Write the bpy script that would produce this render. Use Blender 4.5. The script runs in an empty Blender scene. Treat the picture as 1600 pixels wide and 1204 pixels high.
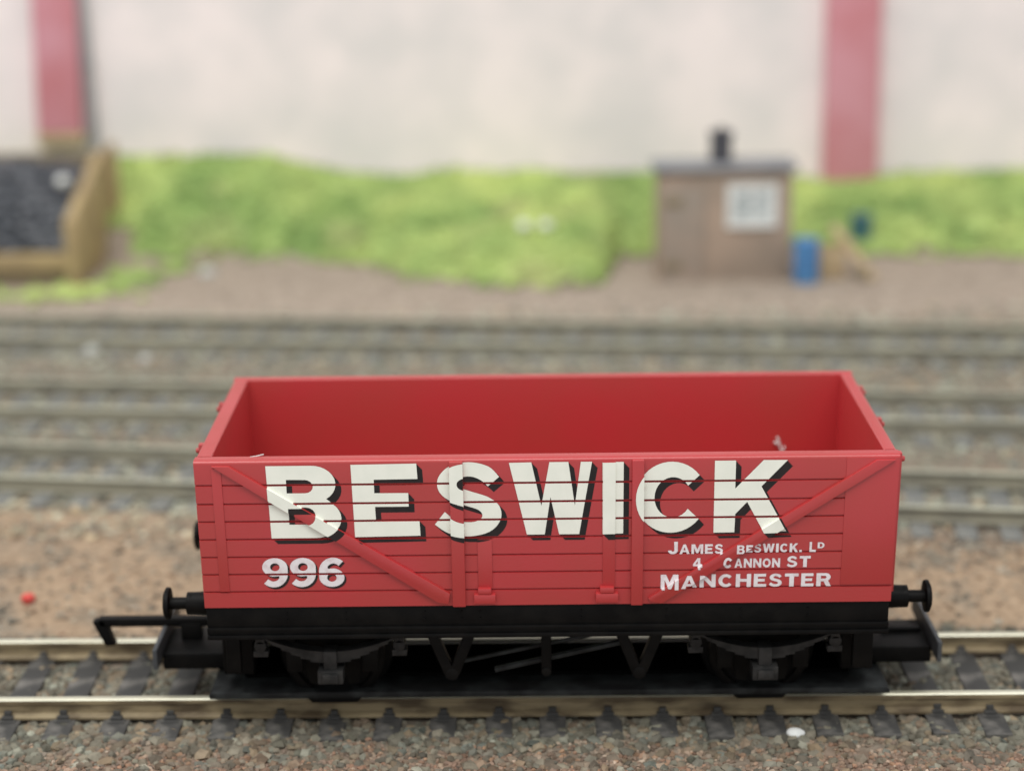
import bpy, bmesh, math, random
import numpy as np
from mathutils import Vector, Matrix

S = 0.1                     # geometry is written in millimetres; one scene unit is a centimetre
R = math.radians
scene = bpy.context.scene
rng = np.random.default_rng(7)
random.seed(7)

# ------------------------------------------------------------------ camera, world, lamps, exposure
cam_d = bpy.data.cameras.new("camera")
cam = bpy.data.objects.new("camera", cam_d)
scene.collection.objects.link(cam)
scene.camera = cam
YAW, PITCH, ROLL = -0.006728, 0.292865, -0.012714
fwd = Vector((math.sin(YAW)*math.cos(PITCH), math.cos(YAW)*math.cos(PITCH), -math.sin(PITCH)))
r0 = Vector((math.cos(YAW), -math.sin(YAW), 0)); u0 = r0.cross(fwd)
rt = math.cos(ROLL)*r0 + math.sin(ROLL)*u0
up = -math.sin(ROLL)*r0 + math.cos(ROLL)*u0
M = Matrix((rt, up, -fwd)).transposed().to_4x4()
M.translation = Vector((-2.467, -225.915, 105.983))*S
cam.matrix_world = M
cam_d.sensor_width = 36
cam_d.lens = 2970.1/1600*36
cam_d.clip_start = 0.1
cam_d.clip_end = 500
cam_d.dof.use_dof = True
cam_d.dof.focus_distance = 21.9
cam_d.dof.aperture_fstop = 0.155

world = bpy.data.worlds.new("World"); scene.world = world; world.use_nodes = True
bg = world.node_tree.nodes["Background"]
bg.inputs[0].default_value = (0.98, 0.99, 1.0, 1); bg.inputs[1].default_value = 0.58

def area(name, loc, target, sx, sy, power, col):
    d = bpy.data.lights.new(name, 'AREA'); d.shape = 'RECTANGLE'; d.size = sx*S; d.size_y = sy*S
    d.energy = power; d.color = col
    o = bpy.data.objects.new(name, d); scene.collection.objects.link(o)
    o.location = Vector(loc)*S
    o.rotation_euler = (Vector(target)-Vector(loc)).to_track_quat('-Z', 'Y').to_euler()
    return o
area("ceiling_lamp", (-260, -60, 620), (10, 40, 0), 420, 300, 17500, (1.0, 0.99, 0.95))
area("hall_lamp", (60, -330, 640), (0, 110, 10), 600, 300, 23500, (1.0, 0.985, 0.95))
scene.view_settings.view_transform = 'Standard'
scene.view_settings.look = 'None'
scene.view_settings.exposure = 0.24
scene.view_settings.gamma = 1
scene.render.engine = 'CYCLES'
scene.render.resolution_x = 1024; scene.render.resolution_y = 770

# ------------------------------------------------------------------ materials
def mat(name, base, rough=0.6, base2=None, nscale=3.0, nlo=0.4, nhi=0.6, bump=0.0, bscale=20.0, metal=0.0,
        spec=0.5, attr=None, detail=5.0, attr_amt=1.0, rvar=0.0, stretch=None):
    m = bpy.data.materials.new(name); m.use_nodes = True
    nt = m.node_tree; N = nt.nodes; L = nt.links
    b = N["Principled BSDF"]
    b.inputs["Roughness"].default_value = rough
    b.inputs["Metallic"].default_value = metal
    b.inputs["Specular IOR Level"].default_value = spec
    tc = N.new("ShaderNodeTexCoord"); src = tc.outputs["Object"]
    if stretch:
        mp = N.new("ShaderNodeMapping"); mp.inputs["Scale"].default_value = stretch
        L.new(src, mp.inputs[0]); src = mp.outputs[0]
    base2 = base2 or tuple(c*0.85 for c in base)
    n = N.new("ShaderNodeTexNoise"); n.inputs["Scale"].default_value = nscale; n.inputs["Detail"].default_value = detail
    L.new(src, n.inputs["Vector"])
    mr = N.new("ShaderNodeMapRange"); mr.inputs[1].default_value = nlo; mr.inputs[2].default_value = nhi
    L.new(n.outputs[0], mr.inputs[0])
    mx = N.new("ShaderNodeMix"); mx.data_type = 'RGBA'
    mx.inputs[6].default_value = (*base, 1); mx.inputs[7].default_value = (*base2, 1)
    L.new(mr.outputs[0], mx.inputs[0])
    col = mx.outputs[2]
    if attr:
        a = N.new("ShaderNodeAttribute"); a.attribute_name = attr
        m2 = N.new("ShaderNodeMix"); m2.data_type = 'RGBA'; m2.blend_type = 'MULTIPLY'; m2.inputs[0].default_value = attr_amt
        L.new(col, m2.inputs[6]); L.new(a.outputs["Color"], m2.inputs[7]); col = m2.outputs[2]
    L.new(col, b.inputs["Base Color"])
    if rvar:
        r2 = N.new("ShaderNodeMapRange"); r2.inputs[3].default_value = rough-rvar; r2.inputs[4].default_value = rough+rvar
        L.new(n.outputs[0], r2.inputs[0]); L.new(r2.outputs[0], b.inputs["Roughness"])
    if bump:
        nb = N.new("ShaderNodeTexNoise"); nb.inputs["Scale"].default_value = bscale; nb.inputs["Detail"].default_value = 4
        L.new(src, nb.inputs["Vector"])
        bp = N.new("ShaderNodeBump"); bp.inputs["Strength"].default_value = bump; bp.inputs["Distance"].default_value = 0.02
        L.new(nb.outputs[0], bp.inputs["Height"]); L.new(bp.outputs[0], b.inputs["Normal"])
    return m

RED = mat("red_plastic", (0.45, 0.031, 0.036), 0.36, (0.41, 0.035, 0.032), 1.1, 0.32, 0.68, bump=0.08, bscale=40, rvar=0.08, spec=0.72)
BLACK = mat("black_plastic", (0.0035, 0.0035, 0.0036), 0.5, (0.007, 0.0065, 0.006), 5, 0.4, 0.7, bump=0.1, bscale=30, rvar=0.1, spec=0.12)
KEELM = mat("keel_shade_black", (0.003, 0.003, 0.003), 1.0, (0.004, 0.004, 0.004), 5, spec=0.0)  # black without any sheen, deepens the shade in the gap under the wagon
SPRING = mat("worn_spring_plastic", (0.018, 0.018, 0.018), 0.5, (0.035, 0.034, 0.033), 6, spec=0.2)
GREYP = mat("scuffed_grey_plastic", (0.06, 0.065, 0.07), 0.55, (0.10, 0.105, 0.11), 5, 0.4, 0.7, spec=0.3)
DUSTY = mat("dusty_black_plastic", (0.011, 0.0115, 0.012), 0.55, (0.045, 0.050, 0.050), 3.5, 0.42, 0.78, bump=0.25, bscale=18, rvar=0.1, spec=0.2)
WHITE = mat("cream_print", (0.86, 0.87, 0.78), 0.5, (0.80, 0.82, 0.73), 4, 0.4, 0.7, spec=0.3)
WHITE2 = mat("white_print", (0.80, 0.76, 0.78), 0.5, (0.68, 0.58, 0.60), 12, 0.45, 0.7, spec=0.3)
INK = mat("black_print", (0.014, 0.012, 0.012), 0.5, (0.022, 0.016, 0.016), 5, spec=0.3)
RAILTOP = mat("rail_head_metal", (0.70, 0.69, 0.56), 0.36, (0.58, 0.56, 0.42), 2.0, 0.4, 0.7, metal=0.5, stretch=(0.3, 6, 6))
RAILSIDE = mat("tarnished_rail_side", (0.29, 0.23, 0.135), 0.6, (0.095, 0.068, 0.038), 2.6, 0.40, 0.62, bump=0.3, bscale=12, stretch=(0.6, 1, 2))
RSB = mat("dull_rail_side", (0.25, 0.235, 0.175), 0.7, (0.19, 0.18, 0.14), 1.5)  # back rails, contrast flattened: background haze put into the colour
RTB = mat("dull_rail_head", (0.44, 0.44, 0.34), 0.5, (0.36, 0.36, 0.28), 1.5, spec=0.4)  # back rail heads carry the same haze in their colour
SLEEPER = mat("grey_black_sleeper", (0.044, 0.043, 0.041), 0.7, (0.17, 0.16, 0.145), 3.2, 0.46, 0.75, bump=0.3, bscale=14)
SLEEPER_L = mat("hazed_weathered_sleeper", (0.14, 0.145, 0.14), 0.7, (0.23, 0.225, 0.20), 3.2, 0.4, 0.72, bump=0.3, bscale=14)  # back-track sleepers, lightened so the colour carries the haze
GROUND = mat("earth_and_grit", (1, 1, 1), 0.9, (0.62, 0.60, 0.58), 7, 0.35, 0.7, bump=0.8, bscale=14, attr="tone", detail=8, spec=0.15)
STONE = mat("ballast_stone", (1, 1, 1), 0.8, (0.7, 0.7, 0.7), 9, 0.4, 0.7, bump=0.3, bscale=25, attr="tone", spec=0.25)
GRASS = mat("bright_green_scatter", (0.42, 0.53, 0.18), 0.85, (0.34, 0.455, 0.155), 0.55, 0.35, 0.65, bump=0.8, bscale=7, attr="tone", spec=0.1)
WALLM = mat("pale_pink_render", (0.91, 0.82, 0.81), 0.85, (0.76, 0.715, 0.71), 0.55, 0.36, 0.66, bump=0.2, bscale=4, spec=0.2, detail=7)
PILLAR = mat("faded_red_brick_paper", (0.68, 0.33, 0.39), 0.7, (0.60, 0.23, 0.26), 0.5, 0.35, 0.65, spec=0.3)
HUT = mat("brown_brick_card", (0.42, 0.32, 0.25), 0.85, (0.31, 0.25, 0.20), 0.9, 0.35, 0.65, bump=0.2, bscale=8, spec=0.2)
ROOF = mat("grey_felt_roof", (0.24, 0.25, 0.265), 0.7, (0.30, 0.30, 0.31), 2, spec=0.3)
CHIM = mat("dark_chimney", (0.055, 0.055, 0.07), 0.7, (0.085, 0.085, 0.09), 3)
WINW = mat("white_window_paint", (0.78, 0.80, 0.78), 0.5, (0.7, 0.72, 0.70), 2)
PANE = mat("grey_window_pane", (0.52, 0.57, 0.58), 0.25, (0.36, 0.42, 0.43), 2)
BLUE = mat("blue_drum_paint", (0.07, 0.21, 0.44), 0.5, (0.08, 0.24, 0.48), 2)
TEAL = mat("dark_teal_paint", (0.04, 0.13, 0.15), 0.5, (0.06, 0.17, 0.17), 2)
WOOD = mat("yellow_brown_timber", (0.44, 0.33, 0.17), 0.75, (0.34, 0.255, 0.14), 0.8, 0.35, 0.65, bump=0.3, bscale=6, stretch=(1, 1, 3))
WOODL = mat("pale_timber", (0.52, 0.40, 0.24), 0.75, (0.42, 0.31, 0.18), 1.5)
WOODD = mat("dark_brown_timber", (0.20, 0.165, 0.11), 0.8, (0.26, 0.21, 0.13), 1.5)
COAL = mat("coal", (0.045, 0.052, 0.062), 0.4, (0.085, 0.092, 0.105), 3, bump=0.5, bscale=6, spec=0.6)  # coal lightened to stand in for the milky background haze
PALE = mat("pale_stone", (0.75, 0.76, 0.74), 0.6, (0.66, 0.68, 0.66), 6)
DULL = mat("dull_pale_stone", (0.55, 0.56, 0.52), 0.7, (0.45, 0.46, 0.43), 6)
REDBEAD = mat("red_bead", (0.72, 0.07, 0.05), 0.4, (0.6, 0.06, 0.05), 6)

# ------------------------------------------------------------------ helpers
COL = scene.collection
class MB:
    """collects shapes in mm, links them as one mesh object"""
    def __init__(s): s.v = []; s.f = []; s.mi = []
    def add(s, vs, fs, mi=0):
        n = len(s.v); s.v += [tuple(v) for v in vs]; s.f += [tuple(i+n for i in f) for f in fs]; s.mi += [mi]*len(fs); return s
    def box(s, x0, x1, y0, y1, z0, z1, mi=0):
        return s.add([(x0,y0,z0),(x1,y0,z0),(x1,y1,z0),(x0,y1,z0),(x0,y0,z1),(x1,y0,z1),(x1,y1,z1),(x0,y1,z1)],
                     [(0,3,2,1),(4,5,6,7),(0,1,5,4),(1,2,6,5),(2,3,7,6),(3,0,4,7)], mi)
    def prism(s, poly, axis, a, b, mi=0):
        """poly in the two other axes (x,z for axis y; y,z for axis x; x,y for axis z)"""
        def P(p, t): return {'y': (p[0], t, p[1]), 'x': (t, p[0], p[1]), 'z': (p[0], p[1], t)}[axis]
        n = len(poly)
        vs = [P(p, a) for p in poly]+[P(p, b) for p in poly]
        fs = [tuple(range(n)), tuple(range(2*n-1, n-1, -1))]+[(i, i+n, (i+1) % n+n, (i+1) % n) for i in range(n)]
        return s.add(vs, fs, mi)
    def cyl(s, p0, p1, r0, r1=None, n=20, mi=0):
        p0 = Vector(p0); p1 = Vector(p1); r1 = r0 if r1 is None else r1
        d = (p1-p0).normalized(); a = d.orthogonal().normalized(); b = d.cross(a)
        vs = []
        for p, r in ((p0, r0), (p1, r1)):
            vs += [p+a*r*math.cos(2*math.pi*i/n)+b*r*math.sin(2*math.pi*i/n) for i in range(n)]
        fs = [tuple(range(n-1, -1, -1)), tuple(range(n, 2*n))]+[(i, (i+1) % n, (i+1) % n+n, i+n) for i in range(n)]
        return s.add(vs, fs, mi)
    def bar(s, p0, p1, w, h, upv=(0, 0, 1), mi=0):
        p0 = Vector(p0); p1 = Vector(p1); d = (p1-p0).normalized(); a = d.cross(Vector(upv)).normalized(); b = a.cross(d)
        vs = [p+a*w/2*i+b*h/2*j for p in (p0, p1) for i, j in ((-1,-1),(1,-1),(1,1),(-1,1))]
        return s.add(vs, [(0,1,2,3),(7,6,5,4),(0,4,5,1),(1,5,6,2),(2,6,7,3),(3,7,4,0)], mi)
    def build(s, name, mats, parent=None, bevel=0.0, seg=2, smooth=False, fn=None):
        me = bpy.data.meshes.new(name)
        off = Vector((0, 0, 0))
        if parent is not None:
            q = parent
            while q is not None: off += q.location; q = q.parent
        vs = s.v if fn is None else [fn(*v) for v in s.v]
        me.from_pydata([tuple(Vector(v)*S) for v in vs], [], s.f)
        mats = mats if isinstance(mats, (list, tuple)) else [mats]
        for m in mats: me.materials.append(m)
        for i, k in enumerate(s.mi): me.polygons[i].material_index = k
        bm = bmesh.new(); bm.from_mesh(me)
        bmesh.ops.recalc_face_normals(bm, faces=bm.faces)
        if bevel:
            es = [e for e in bm.edges if len(e.link_faces) == 2 and e.calc_face_angle(0) > 0.5]
            bmesh.ops.bevel(bm, geom=es, offset=bevel*S, segments=seg, profile=0.6, affect='EDGES', clamp_overlap=True)
        if smooth or bevel:
            for f in bm.faces: f.smooth = True
        bm.to_mesh(me); bm.free()
        if smooth or bevel:
            me.set_sharp_from_angle(angle=R(38))
        me.transform(Matrix.Translation(-off))
        o = bpy.data.objects.new(name, me); COL.objects.link(o)
        if parent is not None: o.parent = parent
        return o
def tag(o, label=None, cat=None, group=None, kind=None):
    if label: o["label"] = label
    if cat: o["category"] = cat
    if group: o["group"] = group
    if kind: o["kind"] = kind
    return o
def empty(name, loc, label, cat, group=None):
    o = bpy.data.objects.new(name, None); COL.objects.link(o); o.location = Vector(loc)*S
    o.empty_display_size = 0.2
    return tag(o, label, cat, group)
def copy_child(ch, parent):
    c = ch.copy(); COL.objects.link(c); c.parent = parent
    for g in ch.children: copy_child(g, c)
    return c

# value noise
def vnoise(x, y, sc, seed):
    x = np.asarray(x)/sc+1000.; y = np.asarray(y)/sc+1000.
    xi = np.floor(x).astype(np.int64); yi = np.floor(y).astype(np.int64); fx = x-xi; fy = y-yi
    def h(a, b):
        n = (a*374761393+b*668265263+seed*982451653) & 0x7fffffff
        n = ((n ^ (n >> 13))*1274126177) & 0x7fffffff
        return ((n ^ (n >> 16)) & 0xffff)/65535.
    fx = fx*fx*(3-2*fx); fy = fy*fy*(3-2*fy)
    return (h(xi, yi)*(1-fx)+h(xi+1, yi)*fx)*(1-fy)+(h(xi, yi+1)*(1-fx)+h(xi+1, yi+1)*fx)*fy
def fbm(x, y, sc, seed, o=4):
    t = 0; a = 1; n = 0
    for i in range(o): t = t+a*vnoise(x, y, sc/2**i, seed+i*17); n += a; a *= .5
    return t/n

# ------------------------------------------------------------------ ground
TRACKS = [(0.0, -0.35, 16.5), (73.4, -7.2, 16.0), (116.0, -4.7, 16.5), (165.5, -4.9, 17.0)]     # centre y at x=0, angle, gauge
BANK = [(-170, 243), (-104, 241), (-75, 239), (-60, 238), (-42, 232), (-28, 214), (-10, 207), (12, 203), (17, 214), (22, 238),
        (60, 240), (90, 235), (120, 233), (170, 231)]
TOPH = [(-170, 19.5), (-110, 19.5), (-70, 19.5), (-48, 15), (-36, 13.2), (-20, 14.8), (0, 14), (30, 13.2), (75, 12), (130, 13.2), (170, 13)]
def lerp(tab, x):
    a = np.array(tab, float); return np.interp(x, a[:, 0], a[:, 1])
def zground(x, y):
    x = np.asarray(x, float); y = np.asarray(y, float)
    z = -3.2+0.9*(fbm(x, y, 14, 3)-.5)+0.5*(fbm(x, y, 3, 9, 3)-.5)
    for cy, ang, g in TRACKS:
        d = np.abs(y-(cy+x*math.tan(R(ang))))
        k = np.clip((15.5-d)/4, 0, 1)
        z = z*(1-k)+k*(-3.35+0.35*(fbm(x, y, 2.0, 21, 2)-.5))
    k = np.clip((-19-y)/6, 0, 1); z = z+k*(0.8+1.0*(fbm(x, y, 6, 5)-.5))
    # earth shelf in front of the bank, then the bank itself up to the wall
    k = np.clip((y-183)/14, 0, 1); z = z+k*2.6
    e = lerp(BANK, x)+3*(fbm(x, y, 9, 31)-.5)
    t = np.clip((y-e)/(268-e), 0, 1)
    z = z+(lerp(TOPH, x)+1.0)*t**0.75+np.where(t > 0, 2.2*(fbm(x, y, 10, 41)-.35), 0)
    return z
def tone(x, y):
    """colour of the loose earth and grit (its own colour, lifted towards the back for haze)"""
    n1 = fbm(x, y, 22, 51)[..., None]; n2 = fbm(x, y, 6, 61)[..., None]; n3 = fbm(x, y, 1.6, 71, 3)[..., None]
    grey = np.array([.23, .22, .18]); brown = np.array([.27, .20, .15]); tan = np.array([.44, .32, .215]); dark = np.array([.12, .11, .09])
    far = np.array([.43, .36, .295])
    c = grey*(1-n2)+brown*n2
    Y = np.asarray(y)[..., None]; X = np.asarray(x)[..., None]
    mid = np.clip((Y-13)/6, 0, 1)*np.clip((62-Y-X*.12)/8, 0, 1)
    k = mid*np.clip((n1*.5+n2*.5-.36)*5, 0, 1)*.85
    c = c*(1-k)+tan*k
    fr = np.clip((-17-Y)/5, 0, 1)*np.clip((n1-.3)*4+.2, 0, 1); c = c*(1-fr)+np.array([.29, .205, .155])*fr
    bk = np.clip((Y-50)/20, 0, 1); c = c*(1+.1*bk)  # ground paler behind the wagon, haze painted into its tone
    fk = np.clip((Y-178)/8, 0, 1); c = c*(1-fk)+far*fk
    dk = np.clip((n3-.62)*5, 0, 1)*.5; dk = dk*(1-.75*mid); c = c*(1-dk)+dark*dk
    return c
def put_tone(me, cols):
    a = me.color_attributes.new("tone", 'FLOAT_COLOR', 'POINT')
    a.data.foreach_set("color", np.hstack([cols, np.ones((len(cols), 1))]).astype(np.float32).ravel())
def grid_mesh(name, xs, ys, mat_, kind=None, zf=None, cf=None, keep=None):
    X, Y = np.meshgrid(xs, ys); Z = zf(X, Y)
    V = np.stack([X, Y, Z], -1).reshape(-1, 3)
    nx, ny = len(xs), len(ys)
    i = np.arange(nx-1)[None, :]+nx*np.arange(ny-1)[:, None]; i = i.ravel()
    F = np.stack([i, i+1, i+1+nx, i+nx], -1)
    if keep is not None:
        c = V[F].mean(1); F = F[keep(c[:, 0], c[:, 1])]
    me = bpy.data.meshes.new(name); me.from_pydata((V*S).tolist(), [], F.tolist())
    me.materials.append(mat_); me.polygons.foreach_set("use_smooth", [True]*len(me.polygons))
    put_tone(me, cf(V[:, 0], V[:, 1]))
    o = bpy.data.objects.new(name, me); COL.objects.link(o)
    if kind: o["kind"] = kind
    return o
xs = np.concatenate([np.arange(-230, -75, 2.5), np.arange(-75, 70, .7), np.arange(70, 231, 2.5)])
ys = np.concatenate([np.arange(-70, -30, 2.5), np.arange(-30, 45, .7), np.arange(45, 310, 1.8)])
g = grid_mesh("ground", xs, ys, GROUND, "structure", zground, tone)
g["label"] = "brown and tan gritty earth between the tracks"

# grass on the bank
def isgrass(x, y):
    e = lerp(BANK, x)+4*(fbm(x, y, 7, 91)-.5)
    hut = (x > 26) & (x < 64) & (y < 238)
    left = (x < -101) & (y < 246)
    return (y > e) & (y < 269) & ~hut & ~left
def grass_tone(x, y):
    n = fbm(x, y, 12, 111)[:, None]; m = fbm(x, y, 3, 121)[:, None]
    q = np.clip((fbm(x, y, 16, 141)[:, None]-.56)*5, 0, 1)*.55
    c = np.clip(0.55+.75*n+.5*(m-.5), .35, 1.4)*np.array([1, 1, 1.0])+np.array([.30, .0, 0.10])*(n-.5)
    return c*(1-q)+q*np.array([.85, .62, 1.0])
gr = grid_mesh("grass", np.arange(-170, 170, 1.3), np.arange(196, 271, 1.2), GRASS, "stuff",
               lambda x, y: zground(x, y)+.25+.9*fbm(x, y, 3.5, 131), grass_tone, isgrass)
gr["label"] = "bright green grass scatter on the bank below the wall"
def icos():
    t = (1+5**.5)/2
    v = np.array([(-1,t,0),(1,t,0),(-1,-t,0),(1,-t,0),(0,-1,t),(0,1,t),(0,-1,-t),(0,1,-t),(t,0,-1),(t,0,1),(-t,0,-1),(-t,0,1)], float)
    v /= np.linalg.norm(v[0])
    f = np.array([(0,11,5),(0,5,1),(0,1,7),(0,7,10),(0,10,11),(1,5,9),(5,11,4),(11,10,2),(10,7,6),(7,1,8),(3,9,4),(3,4,2),(3,2,6),(3,6,8),(3,8,9),(4,9,5),(2,4,11),(6,2,10),(8,6,7),(9,8,1)])
    return v, f
ICO = icos()
def lumps(name, P, rad, cols, mat_, flat=0.7, jit=0.28, smooth=False):
    n = len(P); v, f = ICO
    V = v[None]*(1+jit*(rng.random((n, 12, 1))*2-1))
    V = V*(0.75+.5*rng.random((n, 1, 3)))
    V[:, :, 2] *= flat
    a = rng.random(n)*6.28; c, s_ = np.cos(a)[:, None], np.sin(a)[:, None]
    x = V[:, :, 0]*c-V[:, :, 1]*s_; y = V[:, :, 0]*s_+V[:, :, 1]*c
    V = np.stack([x, y, V[:, :, 2]+.35*x*(rng.random((n, 1))-.5)], -1)*rad[:, None, None]+P[:, None, :]
    F = (f[None]+12*np.arange(n)[:, None, None]).reshape(-1, 3)
    me = bpy.data.meshes.new(name); V = V.reshape(-1, 3)*S
    me.vertices.add(len(V)); me.vertices.foreach_set("co", V.astype(np.float32).ravel())
    me.loops.add(F.size); me.loops.foreach_set("vertex_index", F.ravel().astype(np.int32))
    me.polygons.add(len(F)); me.polygons.foreach_set("loop_start", np.arange(0, F.size, 3, dtype=np.int32))
    me.update(calc_edges=True); me.validate()
    me.materials.append(mat_)
    me.polygons.foreach_set("use_smooth", [smooth]*len(me.polygons))
    put_tone(me, np.repeat(cols, 12, 0))
    o = bpy.data.objects.new(name, me); COL.objects.link(o); return o
# grass clumps
gx = rng.uniform(-165, 165, 17000); gy = rng.uniform(195, 269, 17000); k = isgrass(gx, gy+rng.normal(0, 2.2, 17000))&(gy < 269); gx, gy = gx[k], gy[k]
gc = lumps("grass_clump_scatter", np.stack([gx, gy, zground(gx, gy)+.75], -1), rng.uniform(.35, 1.05, len(gx)), grass_tone(gx, gy)*rng.uniform(.8, 1.2, (len(gx), 1)), GRASS, .8, .35)
tag(gc, "loose green tufts over the grassy bank", None, None, "stuff")
ex = np.concatenate([rng.normal(-112, 7, 130), rng.normal(-97, 4, 70), rng.normal(-88, 3, 20)])
ey = np.concatenate([rng.normal(203, 3, 130), rng.normal(217, 5, 70), rng.normal(228, 4, 20)])
gc = lumps("grass_patch", np.stack([ex, ey, zground(ex, ey)+.6], -1), rng.uniform(.6, 1.7, len(ex)), grass_tone(ex, ey), GRASS, .6, .35)
tag(gc, "small green patch in front of the coal bin", None, None, "stuff")

# ballast
PAL = np.array([(.24, .235, .19), (.16, .155, .14), (.30, .28, .23), (.11, .11, .10), (.26, .17, .12), (.36, .25, .16), (.42, .42, .36), (.17, .20, .19), (.21, .19, .16)])
def on_sleeper(x, y): return np.zeros(len(x), bool)
def scatter(name, n, x0, x1, y0, y1, r0, r1, label, prob, gain=1.0, sink=.15):
    x = rng.uniform(x0, x1, n); y = rng.uniform(y0, y1, n)
    k = rng.random(n) < prob(x, y); x, y = x[k], y[k]; n = len(x)
    r = rng.uniform(r0, r1, n)*rng.uniform(.7, 1.15, n)
    z = zground(x, y)+r*sink
    for cy, ang, g_ in TRACKS:      # keep the rail foot clear
        d = np.abs(np.abs(y-(cy+x*math.tan(R(ang))))*math.cos(R(ang))-g_/2)
        z = np.where(d < 1.6, z-0.55, z)
    c = PAL[rng.integers(0, len(PAL), n)]
    t = tone(x, y); w = rng.uniform(.35, .8, (n, 1)); c = c*(1-w)+t*w
    c = c*rng.uniform(.6, 1.3, (n, 1))*gain
    o = lumps(name, np.stack([x, y, z], -1), r, c, STONE)
    return tag(o, label, None, None, "stuff")
scatter("ballast", 22000, -75, 66, -30, 17, .3, .95, "fine grey and brown ballast around the front track",
        lambda x, y: np.where((y > -16.5+2*np.sin(x*.21)) & (y < 14), 1.0, .22), np.array([.82, .86, .82]))
scatter("grit", 6000, -75, 66, -30, -14, .2, .5, "fine brown grit in the near foreground", lambda x, y: np.ones(len(x)), np.array([1.15, .98, .9]))
scatter("grit", 15000, -90, 85, 15, 62, .3, .7, "loose grit on the tan earth behind the wagon",
        lambda x, y: np.clip(.12+np.clip((y-44+x*.1)/15, 0, 1), 0, 1))
def near_track(x, y):
    p = np.full(len(x), .25)
    for cy, ang, g_ in TRACKS[1:]:
        d = np.abs(y-(cy+x*math.tan(R(ang)))); p = np.maximum(p, np.clip((19-d)/5, 0, 1))
    return p
scatter("ballast", 26000, -130, 125, 55, 190, .55, 1.1, "grey ballast under the blurred tracks at the back", near_track, np.array([1.30, 1.42, 1.38]))  # gain pales these stones, a haze lift in their colour

# ------------------------------------------------------------------ tracks
def rail_mb(x0, x1, cy):
    m = MB(); H = 2.5
    prof = [(-1.05, -H), (1.05, -H), (1.05, -H+.28), (.28, -H+.6), (.28, -.85), (.52, -.65), (.52, -.14), (.40, 0), (-.40, 0), (-.52, -.14), (-.52, -.65), (-.28, -.85), (-.28, -H+.6), (-1.05, -H+.28)]
    n = len(prof); vs = [(x0, cy+p[0], p[1]) for p in prof]+[(x1, cy+p[0], p[1]) for p in prof]
    fs = []; mi = []
    for i in range(n):
        j = (i+1) % n; fs.append((i, j, j+n, i+n)); mi.append(1 if i in (6, 7, 8) else 0)
    m.v = vs; m.f = fs+[tuple(range(n)), tuple(range(2*n-1, n-1, -1))]; m.mi = mi+[0, 0]
    return m
def sleeper_mb(x, w=3.3, half=15.2):
    m = MB(); m.box(x-w/2, x+w/2, -half, half, -4.3, -2.52); return m
def chair_mb(x, y):
    m = MB()
    for s in (-1, 1):
        m.box(x-.75, x+.75, y+s*.95-.42, y+s*.95+.42, -2.55, -2.02)
        m.box(x-.45, x+.45, y+s*.62-.24, y+s*.62+.24, -2.3, -1.45)
    m.box(x-1.1, x+1.1, y-1.9, y+1.9, -2.6, -2.38)
    return m
def track(label, cy, ang, gauge, x0, x1, sp, phase, smat, chairs):
    t = empty("railway_track", (0, 0, 0), label, "railway track")
    for s in (-1, 1): rail_mb(x0, x1, s*gauge/2+s*.52).build("rail", [RAILSIDE, RAILTOP] if chairs else [RSB, RTB], t, 0)
    base = sleeper_mb(0).build("sleeper", smat, t, .15)
    if chairs:
        for s in (-1, 1): chair_mb(0, s*(gauge/2+.52)).build("rail_chair", smat, base, .08)
    n = 0; x = phase+math.ceil((x0-phase)/sp)*sp+0.0
    r = random.Random(int(cy)+3)
    while x < x1:
        o = base if n == 0 else copy_child(base, t)
        o.location = (Vector((x+r.uniform(-.12, .12), r.uniform(-.25, .25), r.uniform(-.06, .02)))*S)
        o.rotation_euler = (0, 0, R(r.uniform(-.8, .8)))
        x += sp; n += 1
    t.location = Vector((0, cy, 0))*S; t.rotation_euler = (0, 0, R(ang))
    return t
track("front railway track carrying the red wagon", 0, -.35, 16.5, -92, 92, 6.85, 14.4, SLEEPER, True)
track("blurred railway track next behind the red wagon", 73.4, -7.2, 16.0, -125, 118, 6.85, 0, SLEEPER_L, False)
track("third railway track back from the red wagon", 116, -4.7, 16.5, -135, 130, 6.85, 2, SLEEPER_L, False)
track("farthest railway track in front of the hut and coal bin", 165.5, -4.9, 17, -150, 145, 6.85, 1, SLEEPER_L, False)

# ------------------------------------------------------------------ back wall, pillars
wl = MB(); wl.box(-230, 230, 270, 276, -6, 150)
tag(wl.build("retaining_wall", WALLM), "pale pinkish wall behind the grass bank", "wall")
def pillar(x0, x1, z0, label, lean):
    m = MB(); m.prism([(x0, z0), (x1, z0), (x1-lean, 140), (x0-lean, 140)], 'y', 266.5, 269.99)
    return tag(m.build("wall_pillar", PILLAR, None, .6), label, "pillar", "red pillars on the wall")
pillar(-128.5, -116.8, 27.3, "left faded red pillar on the wall above the coal bin", -3.5)
pillar(76.5, 90.6, 10.5, "right faded red pillar on the wall beside the hut", 1.5)
m = MB(); m.box(-128.8, -116.4, 266.4, 269.99, 24.5, 27.25)
tag(m.build("stone_block", WOODL, None, .4), "peach coloured block under the left red pillar", "stone block")

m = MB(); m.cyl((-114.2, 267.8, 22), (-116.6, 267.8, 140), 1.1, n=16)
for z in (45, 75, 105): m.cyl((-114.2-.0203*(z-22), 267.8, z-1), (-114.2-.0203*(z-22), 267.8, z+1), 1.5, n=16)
tag(m.build("drainpipe", ROOF), "thin grey drainpipe on the wall right of the left pillar", "drainpipe")
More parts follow.
